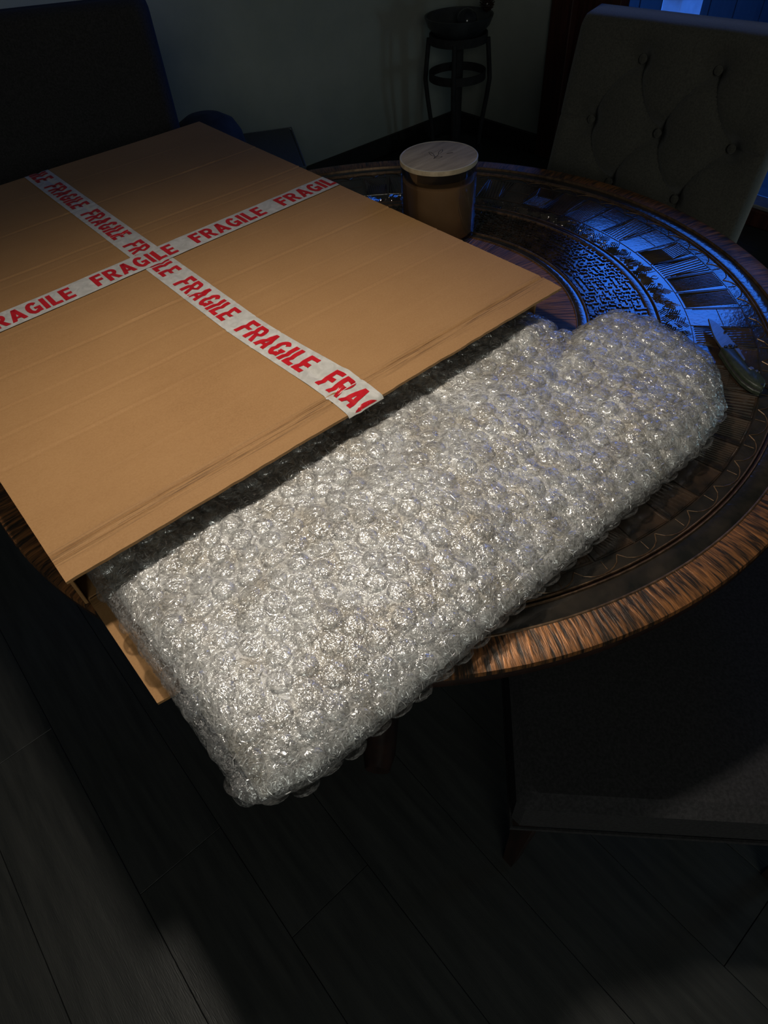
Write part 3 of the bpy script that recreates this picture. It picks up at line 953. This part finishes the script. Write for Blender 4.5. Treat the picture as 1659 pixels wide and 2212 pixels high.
order = sorted(range(len(spots)), key=lambda i: (spots[i][0][1] > .545, np.linalg.norm(spots[i][0] - camp)))
rest = MB()
for rank, i in enumerate(order):
    p, nr, _s = spots[i]
    me, V, F_ = bubs[random.randrange(12)]
    q = Vector(nr).to_track_quat('Z', 'Y')
    rot = q.to_matrix() @ Matrix.Rotation(random.uniform(0, 6.28), 3, 'Z')
    sc = random.uniform(.94, 1.06)
    pos = p - WO + nr * .0004
    if p[2] + nr[2] * .008 > LZ - .009 and p[1] > .50:
        continue
    if rank < 300:
        o_ = place('bubble', me, wrap, pos, rot.to_euler(), (sc, sc, sc * random.uniform(.8, 1.1)))
    else:
        if p[1] > .72: continue
        Rm = np.array(rot)
        rest.add((V * sc) @ Rm.T + pos, F_)
ob = rest.build('bubble_layer', M['film'], wrap, True); ob['kind'] = 'stuff'
# sharp creases in the crumpled film: countless, one part
cm_, cnt, cout = new_mat('creased_film')
_d = N(cnt, 'ShaderNodeBsdfDiffuse'); _d.inputs['Color'].default_value = (.80, .80, .79, 1)
_t = N(cnt, 'ShaderNodeBsdfTranslucent'); _t.inputs['Color'].default_value = (.80, .80, .79, 1)
_m1 = N(cnt, 'ShaderNodeMixShader'); _m1.inputs[0].default_value = .45
_g = N(cnt, 'ShaderNodeBsdfGlossy', Roughness=.20); _m2 = N(cnt, 'ShaderNodeMixShader'); _m2.inputs[0].default_value = .35
cnt.links.new(_d.outputs[0], _m1.inputs[1]); cnt.links.new(_t.outputs[0], _m1.inputs[2])
cnt.links.new(_m1.outputs[0], _m2.inputs[1]); cnt.links.new(_g.outputs[0], _m2.inputs[2]); cnt.links.new(_m2.outputs[0], cout.inputs[0])
M['crease'] = cm_
cr = np.random.default_rng(5)
CV, CF = [], []
def dome_h(rho):
    return .0060 * max(0, 1 - min(1, rho) ** 3.2) ** .55
vis = [q for q in spots if q[0][1] < .60 and .012 < q[0][0] < right_end(q[0][1]) - .006 and q[0][2] > .788]
BR = .0138
for k in range(9500):
    p, nr, _s = vis[cr.integers(len(vis))]
    t_ = np.array(Vector(nr).orthogonal().normalized()); b_ = np.cross(nr, t_)
    on_bubble = cr.random() < .74
    L_ = min(cr.gamma(2.2, .0024) + .0016, .011)
    ph = cr.uniform(0, 6.283); th_ = cr.uniform(0, 6.283)
    rho = math.sqrt(cr.random()) * .95 if on_bubble else cr.uniform(1.0, 1.12)
    cx_, cy_ = BR * rho * math.cos(th_), BR * rho * math.sin(th_)
    if not on_bubble:
        ph = th_ + math.pi / 2 + cr.normal(0, .35)      # rim wrinkles run round the bubble
        L_ = min(L_, .007)
    bend = cr.normal(0, .45); w = cr.uniform(.00016, .00048); hg = cr.uniform(.00004, .00018); tw = cr.normal(0, .30)
    n_ = 5; b0_ = len(CV)
    dx, dy = math.cos(ph), math.sin(ph); nx_, ny_ = -dy, dx
    for j in range(n_ + 1):
        f_ = j / n_ - .5
        ww = w * (1 - (2 * abs(f_)) ** 2 * .9)
        for side in (-1, 0, 1):
            x_ = cx_ + dx * f_ * L_ + nx_ * (bend * L_ * (f_ * f_ - .08) + side * ww)
            y_ = cy_ + dy * f_ * L_ + ny_ * (bend * L_ * (f_ * f_ - .08) + side * ww)
            rr_ = math.hypot(x_, y_) / BR
            if on_bubble and rr_ > 1.02:
                x_, y_, rr_ = x_ / rr_ * 1.02, y_ / rr_ * 1.02, 1.02
            h_ = (dome_h(rr_) if on_bubble else .0010) + .0003 + (hg if side == 0 else side * tw * ww)
            CV.append(p - WO + t_ * x_ + b_ * y_ + nr * h_)
    for j in range(n_):
        i_ = b0_ + 3 * j
        CF.append((i_, i_ + 3, i_ + 4, i_ + 1)); CF.append((i_ + 1, i_ + 4, i_ + 5, i_ + 2))
ob = link_mesh('film_creases', CV, CF, M['crease'], wrap, True); ob['kind'] = 'stuff'

# ------------------------------------------------------------------ candle jar
CR = .0728
cc = np.array([1.718 * .52, 1.757 * .52, TZ + .0006])
can = empty('candle_jar', tuple(cc)); tag(can, 'large glass jar candle with a pale wooden lid beside the cardboard box', 'candle')
wax_m = noisy('brown_wax', (.17, .105, .058), (.23, .145, .082), 9, .45)
jar_m, jnt, jout = new_mat('jar_glass')
_t = N(jnt, 'ShaderNodeBsdfTransparent'); _t.inputs['Color'].default_value = (.93, .90, .86, 1)
_g = N(jnt, 'ShaderNodeBsdfGlossy', Roughness=.04); _f = N(jnt, 'ShaderNodeFresnel', IOR=1.5); _x = N(jnt, 'ShaderNodeMixShader')
_mu = N(jnt, 'ShaderNodeMath', _operation='MULTIPLY'); _mu.inputs[1].default_value = .4
jnt.links.new(_f.outputs[0], _mu.inputs[0]); jnt.links.new(_mu.outputs[0], _x.inputs[0]); jnt.links.new(_t.outputs[0], _x.inputs[1]); jnt.links.new(_g.outputs[0], _x.inputs[2])
jnt.links.new(_x.outputs[0], jout.inputs[0])
H_J = .136
auto_smooth(MB().lathe([(.0, .0), (CR - .006, .0), (CR - .002, .003), (CR - .0008, .010), (CR - .0008, H_J), (CR - .003, H_J), (CR - .0035, .012), (.0, .010)], 72, cap=False).build('glass_jar', jar_m, can), 50)
auto_smooth(MB().lathe([(.0, .0105), (CR - .006, .0105), (CR - .0045, .014), (CR - .0045, .108), (CR - .008, .110), (.0, .109)], 72, cap=False).build('wax', wax_m, can), 50)
auto_smooth(MB().lathe([(.0, .121), (CR - .0055, .121), (CR - .0040, .123), (CR - .0040, .1365), (.0, .1365)], 72, cap=False).build('seal_band', M['baseboard'], can), 50)
lid_m = noisy('whitewashed_wood', (.22, .175, .11), (.38, .31, .21), 5, .6, stretch=(2.5, 16, 8), bump=.25, bscale=30, lo=.3, hi=.7)
rimm = noisy('pale_wood_edge', (.30, .27, .22), (.40, .36, .29), 40, .55)
lid_o = auto_smooth(MB().lathe([(.0, .1365), (CR - .002, .1365), (CR, .1375), (CR, .1445), (CR - .0008, .1456), (.0, .1456)], 80, cap=False).build('lid', lid_m, can), 40)
auto_smooth(MB().lathe([(CR - .0028, .1455), (CR - .0022, .1462), (CR - .0008, .1462), (CR + .0002, .1452)], 80, cap=False).build('lid_edge', rimm, lid_o), 60)
# leaf sprig burnt into the lid
eng = noisy('burnt_engraving', (.05, .038, .022), (.075, .058, .035), 60, .7)
sp = MB()
def P_l(u_, v_):       # zoom coordinates of the lid picture -> lid plane
    q = at(840 + u_ / 6.9125, 280 + v_ / 6.9125, TZ + .0006 + .1458); return (q[0] - cc[0], q[1] - cc[1])
def leaf(pts):
    c_ = [P_l(*p) for p in pts]; n_ = len(c_)
    z0 = .1458
    for i in range(n_):
        a_, b_ = np.array(c_[i]), np.array(c_[(i + 1) % n_])
        d_ = b_ - a_; l_ = np.hypot(*d_)
        if l_ < 1e-6: continue
        nn_ = np.array([-d_[1], d_[0]]) / l_ * .00055
        q = [a_ - nn_, b_ - nn_, b_ + nn_, a_ + nn_]
        sp.add([(x_[0], x_[1], z0) for x_ in q], [(0, 1, 2, 3)])
leaf([(685, 400), (640, 385), (610, 360), (595, 335), (630, 340), (665, 362)])
leaf([(740, 365), (745, 335), (770, 310), (803, 297), (800, 325), (770, 352)])
leaf([(670, 438), (690, 405), (715, 395), (740, 370), (715, 398), (690, 408)])
leaf([(685, 425), (730, 405), (800, 400), (770, 418), (730, 427)])
leaf([(860, 360), (900, 345), (960, 340), (920, 352)])
sp.build('leaf_engraving', eng, lid_o)

# ------------------------------------------------------------------ pocket knife
def kz(u_, v_): return (1480 + u_ / 9.268, 660 + v_ / 9.268)
kn_o = at(*kz(1000, 900), TZ + .001)
kn = empty('pocket_knife', tuple(kn_o)); tag(kn, 'open folding pocket knife with dark green handle lying on the table', 'knife')
steel = noisy('dark_blade_steel', (.20, .20, .21), (.27, .27, .28), 60, .32, metallic=.85, stretch=(1, 9, 1))
green = noisy('dark_green_handle', (.016, .022, .014), (.032, .040, .026), 120, .42, bump=.2, bscale=400)
screw_m = noisy('screw_steel', (.04, .04, .04), (.08, .08, .08), 60, .3, metallic=.8)
def outline(pts, z):
    P = np.array([at(*kz(*p), z)[:2] for p in pts]) - kn_o[:2]
    a_ = np.sum(P[:, 0] * np.roll(P[:, 1], -1) - np.roll(P[:, 0], -1) * P[:, 1])
    return P if a_ > 0 else P[::-1]
z0 = TZ + .001 - kn_o[2]
blade = [(460, 270), (560, 310), (650, 372), (740, 455), (810, 545), (890, 645), (965, 745), (1040, 800), (1000, 850), (880, 862), (720, 850), (680, 795), (605, 680), (545, 560), (495, 410)]
MB().prism(outline(blade, TZ + .009), z0 + .0065, z0 + .0092, .0008).build('blade', steel, kn)
handle = [(720, 850), (880, 868), (985, 868), (1040, 905), (1110, 1010), (1190, 1110), (1240, 1190), (1290, 1250), (1380, 1290), (1460, 1320), (1530, 1400), (1590, 1480), (1612, 1560), (1590, 1630), (1540, 1660), (1400, 1612), (1280, 1535), (1160, 1440), (1060, 1330), (960, 1205), (870, 1080), (795, 960)]
hp = outline(handle, TZ + .014)
MB().prism(hp, z0 + .0002, z0 + .0058, .0010).build('lower_scale', green, kn)
MB().prism(hp * .985, z0 + .0058, z0 + .0092).build('liner', steel, kn)
auto_smooth(MB().prism(hp, z0 + .0092, z0 + .0148, .0022).build('upper_scale', green, kn), 60)
clip = [(985, 868), (1080, 862), (1140, 975), (1205, 1085), (1175, 1110), (1100, 1010)]
MB().prism(outline(clip, TZ + .016), z0 + .0115, z0 + .0160, .0006).build('pocket_clip', steel, kn)
boss = [(1260, 1255), (1310, 1225), (1370, 1250), (1385, 1285), (1320, 1295)]
MB().prism(outline(boss, TZ + .0155), z0 + .0125, z0 + .0156, .0006).build('clip_end', steel, kn)
boss2 = [(1390, 1300), (1450, 1295), (1470, 1330), (1430, 1345)]
MB().prism(outline(boss2, TZ + .0155), z0 + .0125, z0 + .0156, .0006).build('lanyard_post', steel, kn)
for u_, v_ in ((815, 822), (905, 795), (1015, 805), (950, 835)):
    q = at(*kz(u_, v_), TZ + .011) - kn_o
    MB().lathe([(.0028, .0088), (.0028, .0106), (.0021, .0112), (.0, .0112)], 14, (q[0], q[1], z0), cap=False).build('pivot_screw', screw_m, kn)
q = at(*kz(795, 535), TZ + .010) - kn_o
MB().lathe([(.0018, .0088), (.0018, .0112), (.0, .0116)], 12, (q[0], q[1], z0), cap=False).build('thumb_stud', screw_m, kn)
q = at(*kz(1535, 1605), TZ + .014) - kn_o
MB().lathe([(.0022, .0144), (.0022, .0153), (.0, .0153)], 12, (q[0], q[1], z0), cap=False).build('end_screw', screw_m, kn)

# ------------------------------------------------------------------ upholstered chairs
def make_chair(label, loc, out_ang, tilt, w, top, fabric, tufted, group=None, seat_top=.48, seat_d=.50, back_h0=.40):
    """local +y points out of the chair's back; origin on the floor below the front face of the backrest"""
    c = empty('dining_chair', (loc[0], loc[1], 0), out_ang - math.pi / 2)
    tag(c, label, 'chair', group)
    H = (top - .5) / math.cos(tilt)              # length of the face above z=.5
    t0 = (back_h0 - .5) / math.cos(tilt)
    nx, nt_ = (130, 150) if tufted else (40, 50)
    X = np.linspace(-w / 2, w / 2, nx); Tt = np.linspace(t0, H, nt_)
    gx, gt = np.meshgrid(X, Tt, indexing='ij')
    ex = np.clip((w / 2 - np.abs(gx)) / .035, 0, 1); et = np.clip((H - gt) / .035, 0, 1)
    rnd = np.sqrt(np.clip(1 - (1 - ex) ** 2, 0, 1)) * np.sqrt(np.clip(1 - (1 - et) ** 2, 0, 1))
    dep = .024 * (rnd - 1) + (vnoise(gx * 14 + 5, gt * 14) - .5) * .004 * rnd
    btn = []
    if tufted:
        rows = [(.437, (-.0875, .0875)), (.303, (-.175, 0.0, .175)), (.180, (-.0835, .0915)), (.055, (-.175, 0, .175)), (-.06, (-.0875, .0875))]
        for t_, xs in rows:
            for x_ in xs: btn.append((x_ - .003, t_))
        for bx_, bt in btn:
            d2 = (gx - bx_) ** 2 + (gt - bt) ** 2
            dep -= .030 * np.exp(-d2 / .021 ** 2) + .020 * np.exp(-d2 / .048 ** 2)
        for i in range(len(btn)):
            for j in range(i + 1, len(btn)):
                p, q = np.array(btn[i]), np.array(btn[j])
                if .11 < np.hypot(*(q - p)) < .175 and abs(q[1] - p[1]) > .08:
                    d_ = q - p; l_ = np.hypot(*d_); d_ = d_ / l_
                    al = (gx - p[0]) * d_[0] + (gt - p[1]) * d_[1]
                    pe = -(gx - p[0]) * d_[1] + (gt - p[1]) * d_[0]
                    pe = pe + .007 * np.sin(np.pi * np.clip(al / l_, 0, 1))
                    inn = sstep(-.005, .01, al) * sstep(l_ + .005, l_ - .01, al)
                    dep -= inn * (.0085 * np.exp(-(pe / .0035) ** 2) + .006 * np.exp(-(pe / .016) ** 2))
        for bx_, bt in btn:       # pleats running out to the sides and the top
            if abs(bx_) > .12:
                sd = np.sign(bx_)
                inn = sstep(bx_ * sd - .003, bx_ * sd + .01, gx * sd)
                dep -= inn * .008 * np.exp(-((gt - bt) / .004) ** 2) * rnd
    ins = .018 * (1 - np.sqrt(np.clip(1 - (1 - et) ** 2, 0, 1)))
    px = gx * (1 - ins / (w / 2) * .8)
    th = .085
    ct, st_ = math.cos(tilt), math.sin(tilt)
    def place_pts(x_, t_, d_):       # d_ = depth towards the sitter
        return np.stack([x_, t_ * st_ - d_ * ct, .5 + t_ * ct + d_ * st_], -1)
    front = place_pts(px, gt, dep)
    back = place_pts(px, gt, np.zeros_like(gt)) + np.stack([gt * 0, th - .012 * (1 - rnd), gt * 0], -1)
    n = nx * nt_
    idx = np.arange(n).reshape(nx, nt_)
    f = np.stack([idx[:-1, :-1], idx[1:, :-1], idx[1:, 1:], idx[:-1, 1:]], -1).reshape(-1, 4)
    faces = [tuple(q) for q in f] + [tuple(q[::-1] + n) for q in f]
    per_ = list(idx[:, 0]) + list(idx[-1, 1:]) + list(idx[-2::-1, -1]) + list(idx[0, -2:0:-1])
    for i in range(len(per_)):
        p, q = per_[i], per_[(i + 1) % len(per_)]
        faces.append((q, p, p + n, q + n))
    bk = link_mesh('backrest', np.vstack([front.reshape(-1, 3), back.reshape(-1, 3)]), faces, fabric, c)
    auto_smooth(bk, 60)
    if btn:
        bm = MB().lathe([(.0, -.004), (.0085, -.003), (.0095, .001), (.0075, .0045), (.0, .006)], 14, cap=False)
        bme = bpy.data.meshes.new('button'); bme.from_pydata(bm.v, [], bm.f); bme.update(); bme.materials.append(fabric)
        bme.polygons.foreach_set('use_smooth', [True] * len(bme.polygons))
        for bx_, bt in btn:
            if bt < -.02: continue
            p = place_pts(np.array(bx_), np.array(bt), np.array(-.040))
            place('button', bme, bk, tuple(p), (math.pi / 2 - tilt, 0, 0))
    # seat
    sh = .11
    y1 = -.012; y0 = y1 - seat_d
    seat = MB().box((0, (y0 + y1) / 2, seat_top - sh / 2), (w, seat_d, sh), .018).build('seat', fabric, c)
    auto_smooth(seat, 35)
    MB().tube([(-w / 2, y1, seat_top - sh + .004), (-w / 2, y0, seat_top - sh + .004), (w / 2, y0, seat_top - sh + .004), (w / 2, y1, seat_top - sh + .004)], .004, 6).build('piping', fabric, seat)
    for sx in (-1, 1):
        xx = sx * (w / 2 - .038)
        MB().tube([(xx, y0 + .04, seat_top - sh + .005), (xx, y0 + .035, 0.0)], [.027, .015], 4).build('leg', M['black_wood'], c)
        MB().tube([(xx, y1 - .03, seat_top - sh + .005), (xx, y1 + .01, 0.0)], [.027, .016], 4).build('leg', M['black_wood'], c)
    return c
make_chair('taupe button-tufted dining chair standing in front of the glazed door', (1.446, .8357), .0904 + .0338, .2315, .512, .996, M['linen'], True, seat_d=.45)
fa_ = math.radians(-45)
make_chair('dark upholstered dining chair with its seat corner below the copper table edge, nearest the camera', (.27 + .26 * .707 + .512 * .707, .112 + .26 * .707 - .512 * .707), fa_, .2, .52, 1.0, M['linen_dark'], True, seat_top=.46)
make_chair('plain charcoal dining chair behind the cardboard box, at the top left', (.57, 1.955), math.atan2(.86, .50), .05, .53, 1.055, M['linen_dark'], False)

# ------------------------------------------------------------------ low stool and bin by the back wall
Pc = np.array([1.675, 2.635]); e_ = np.array([-.47, -.883]); g_ = np.array([-.92, .39]); g_ /= np.hypot(*g_); e_ /= np.hypot(*e_)
sc_ = Pc + e_ * .225 + g_ * .14
ang = math.atan2(e_[1], e_[0])
st = empty('low_stool', (sc_[0], sc_[1], 0), ang)
tag(st, 'low grey-green upholstered stool with a pale piped edge by the back wall', 'stool')
auto_smooth(MB().box((0, 0, .35), (.45, .28, .10), .012).build('seat', M['stool_fabric'], st), 35)
MB().tube([(-.225, -.14, .396), (.225, -.14, .396), (.225, .14, .396), (-.225, .14, .396), (-.225, -.14, .396)], .0035, 6).build('piping', M['pipe_fabric'], st)
for sx in (-1, 1):
    for sy in (-1, 1):
        MB().tube([(sx * .19, sy * .105, .302), (sx * .20, sy * .115, 0)], [.02, .014], 4).build('leg', M['black_wood'], st)
bn = empty('waste_bin', (1.062, 2.19, 0)); tag(bn, 'black round-topped bin half hidden behind the far corner of the cardboard box', 'bin')
auto_smooth(MB().lathe([(.0, .0), (.100, .0), (.105, .01), (.118, .57), (.0, .57)], 40, cap=False).build('body', M['black_metal'], bn), 40)
auto_smooth(MB().lathe([(.120, .56), (.122, .58), (.115, .62), (.095, .655), (.06, .675), (.0, .682)], 40, cap=False).build('lid', M['black_metal'], bn), 60)

# ------------------------------------------------------------------ pedestal stand in the corner
SX, SY = 2.635, 2.57
stn = empty('pedestal_stand', (SX, SY, 0)); tag(stn, 'tall black metal pedestal stand with bowed legs in the room corner', 'stand')
auto_smooth(MB().lathe([(.0, .0), (.135, .0), (.14, .012), (.14, .07), (.13, .085), (.0, .088)], 40, cap=False).build('base', M['black_metal'], stn), 40)
for k in range(4):
    t = math.radians(-52 + 90 * k)
    rr_ = [(.118, .08), (.128, .18), (.148, .30), (.158, .38), (.150, .46), (.140, .545)]
    auto_smooth(MB().tube([(r * math.cos(t), r * math.sin(t), z) for r, z in rr_], .011, 8).build('leg', M['black_metal'], stn), 60)
for z in (.40, .55):
    auto_smooth(MB().lathe([(.132, z - .02), (.138, z - .02), (.138, z + .015), (.132, z + .015), (.132, z - .02)], 48, cap=False).build('hoop', M['black_metal'], stn), 40)
auto_smooth(MB().lathe([(.026, .085), (.022, .30), (.026, .53), (.0, .53)], 16, cap=False).build('stem', M['black_metal'], stn), 40)
MB().lathe([(.0, .53), (.13, .53), (.13, .54), (.0, .54)], 40, cap=False).build('shelf', M['black_metal'], stn)
# bowl with ornaments
bw = empty('bowl', (SX, SY, .5405)); tag(bw, 'dark wide bowl on top of the pedestal stand', 'bowl')
bowl_m = noisy('dark_slate_bowl', (.020, .022, .024), (.045, .048, .050), 14, .4)
auto_smooth(MB().lathe([(.0, .0), (.075, .0), (.11, .02), (.145, .055), (.158, .085), (.160, .092), (.152, .092), (.138, .06), (.10, .028), (.0, .012)], 56, cap=False).build('shell', bowl_m, bw), 45)
orb_m = noisy('dark_glass_orb', (.012, .014, .017), (.030, .033, .038), 8, .12)
og = empty('glass_orb', (SX - .02, SY - .07, .62)); tag(og, 'dark grey glossy ball lying in the bowl', 'ornament')
auto_smooth(MB().lathe([(.048 * math.sin(t), -.048 * math.cos(t)) for t in np.linspace(0.001, math.pi - .001, 16)], 28, cap=False).build('ball', orb_m, og), 80)
cone_m = noisy('dark_brown_cone', (.012, .006, .004), (.045, .020, .012), 60, .3)
pcn = empty('pine_cone', (SX + .10, SY - .08, .662)); tag(pcn, 'small dark brown pine cone resting on the rim of the bowl', 'pine cone')
auto_smooth(MB().lathe([(.0, -.03), (.02, -.02), (.026, .0), (.02, .02), (.0, .03)], 16, cap=False).build('core', cone_m, pcn), 80)
scm_ = MB().prism([(0, -.008), (.012, -.006), (.016, 0), (.012, .006), (0, .008)], 0, .003, .001)
scme = bpy.data.meshes.new('scale'); scme.from_pydata(scm_.v, [], scm_.f); scme.update(); scme.materials.append(cone_m)
for i in range(5):
    for k in range(9):
        t = 2 * math.pi * (k + .5 * (i % 2)) / 9; z = -.018 + i * .009; r = .026 * math.sqrt(max(.05, 1 - (z / .03) ** 2)) - .004
        place('scale', scme, pcn, (r * math.cos(t), r * math.sin(t), z), (0, -.5, t))
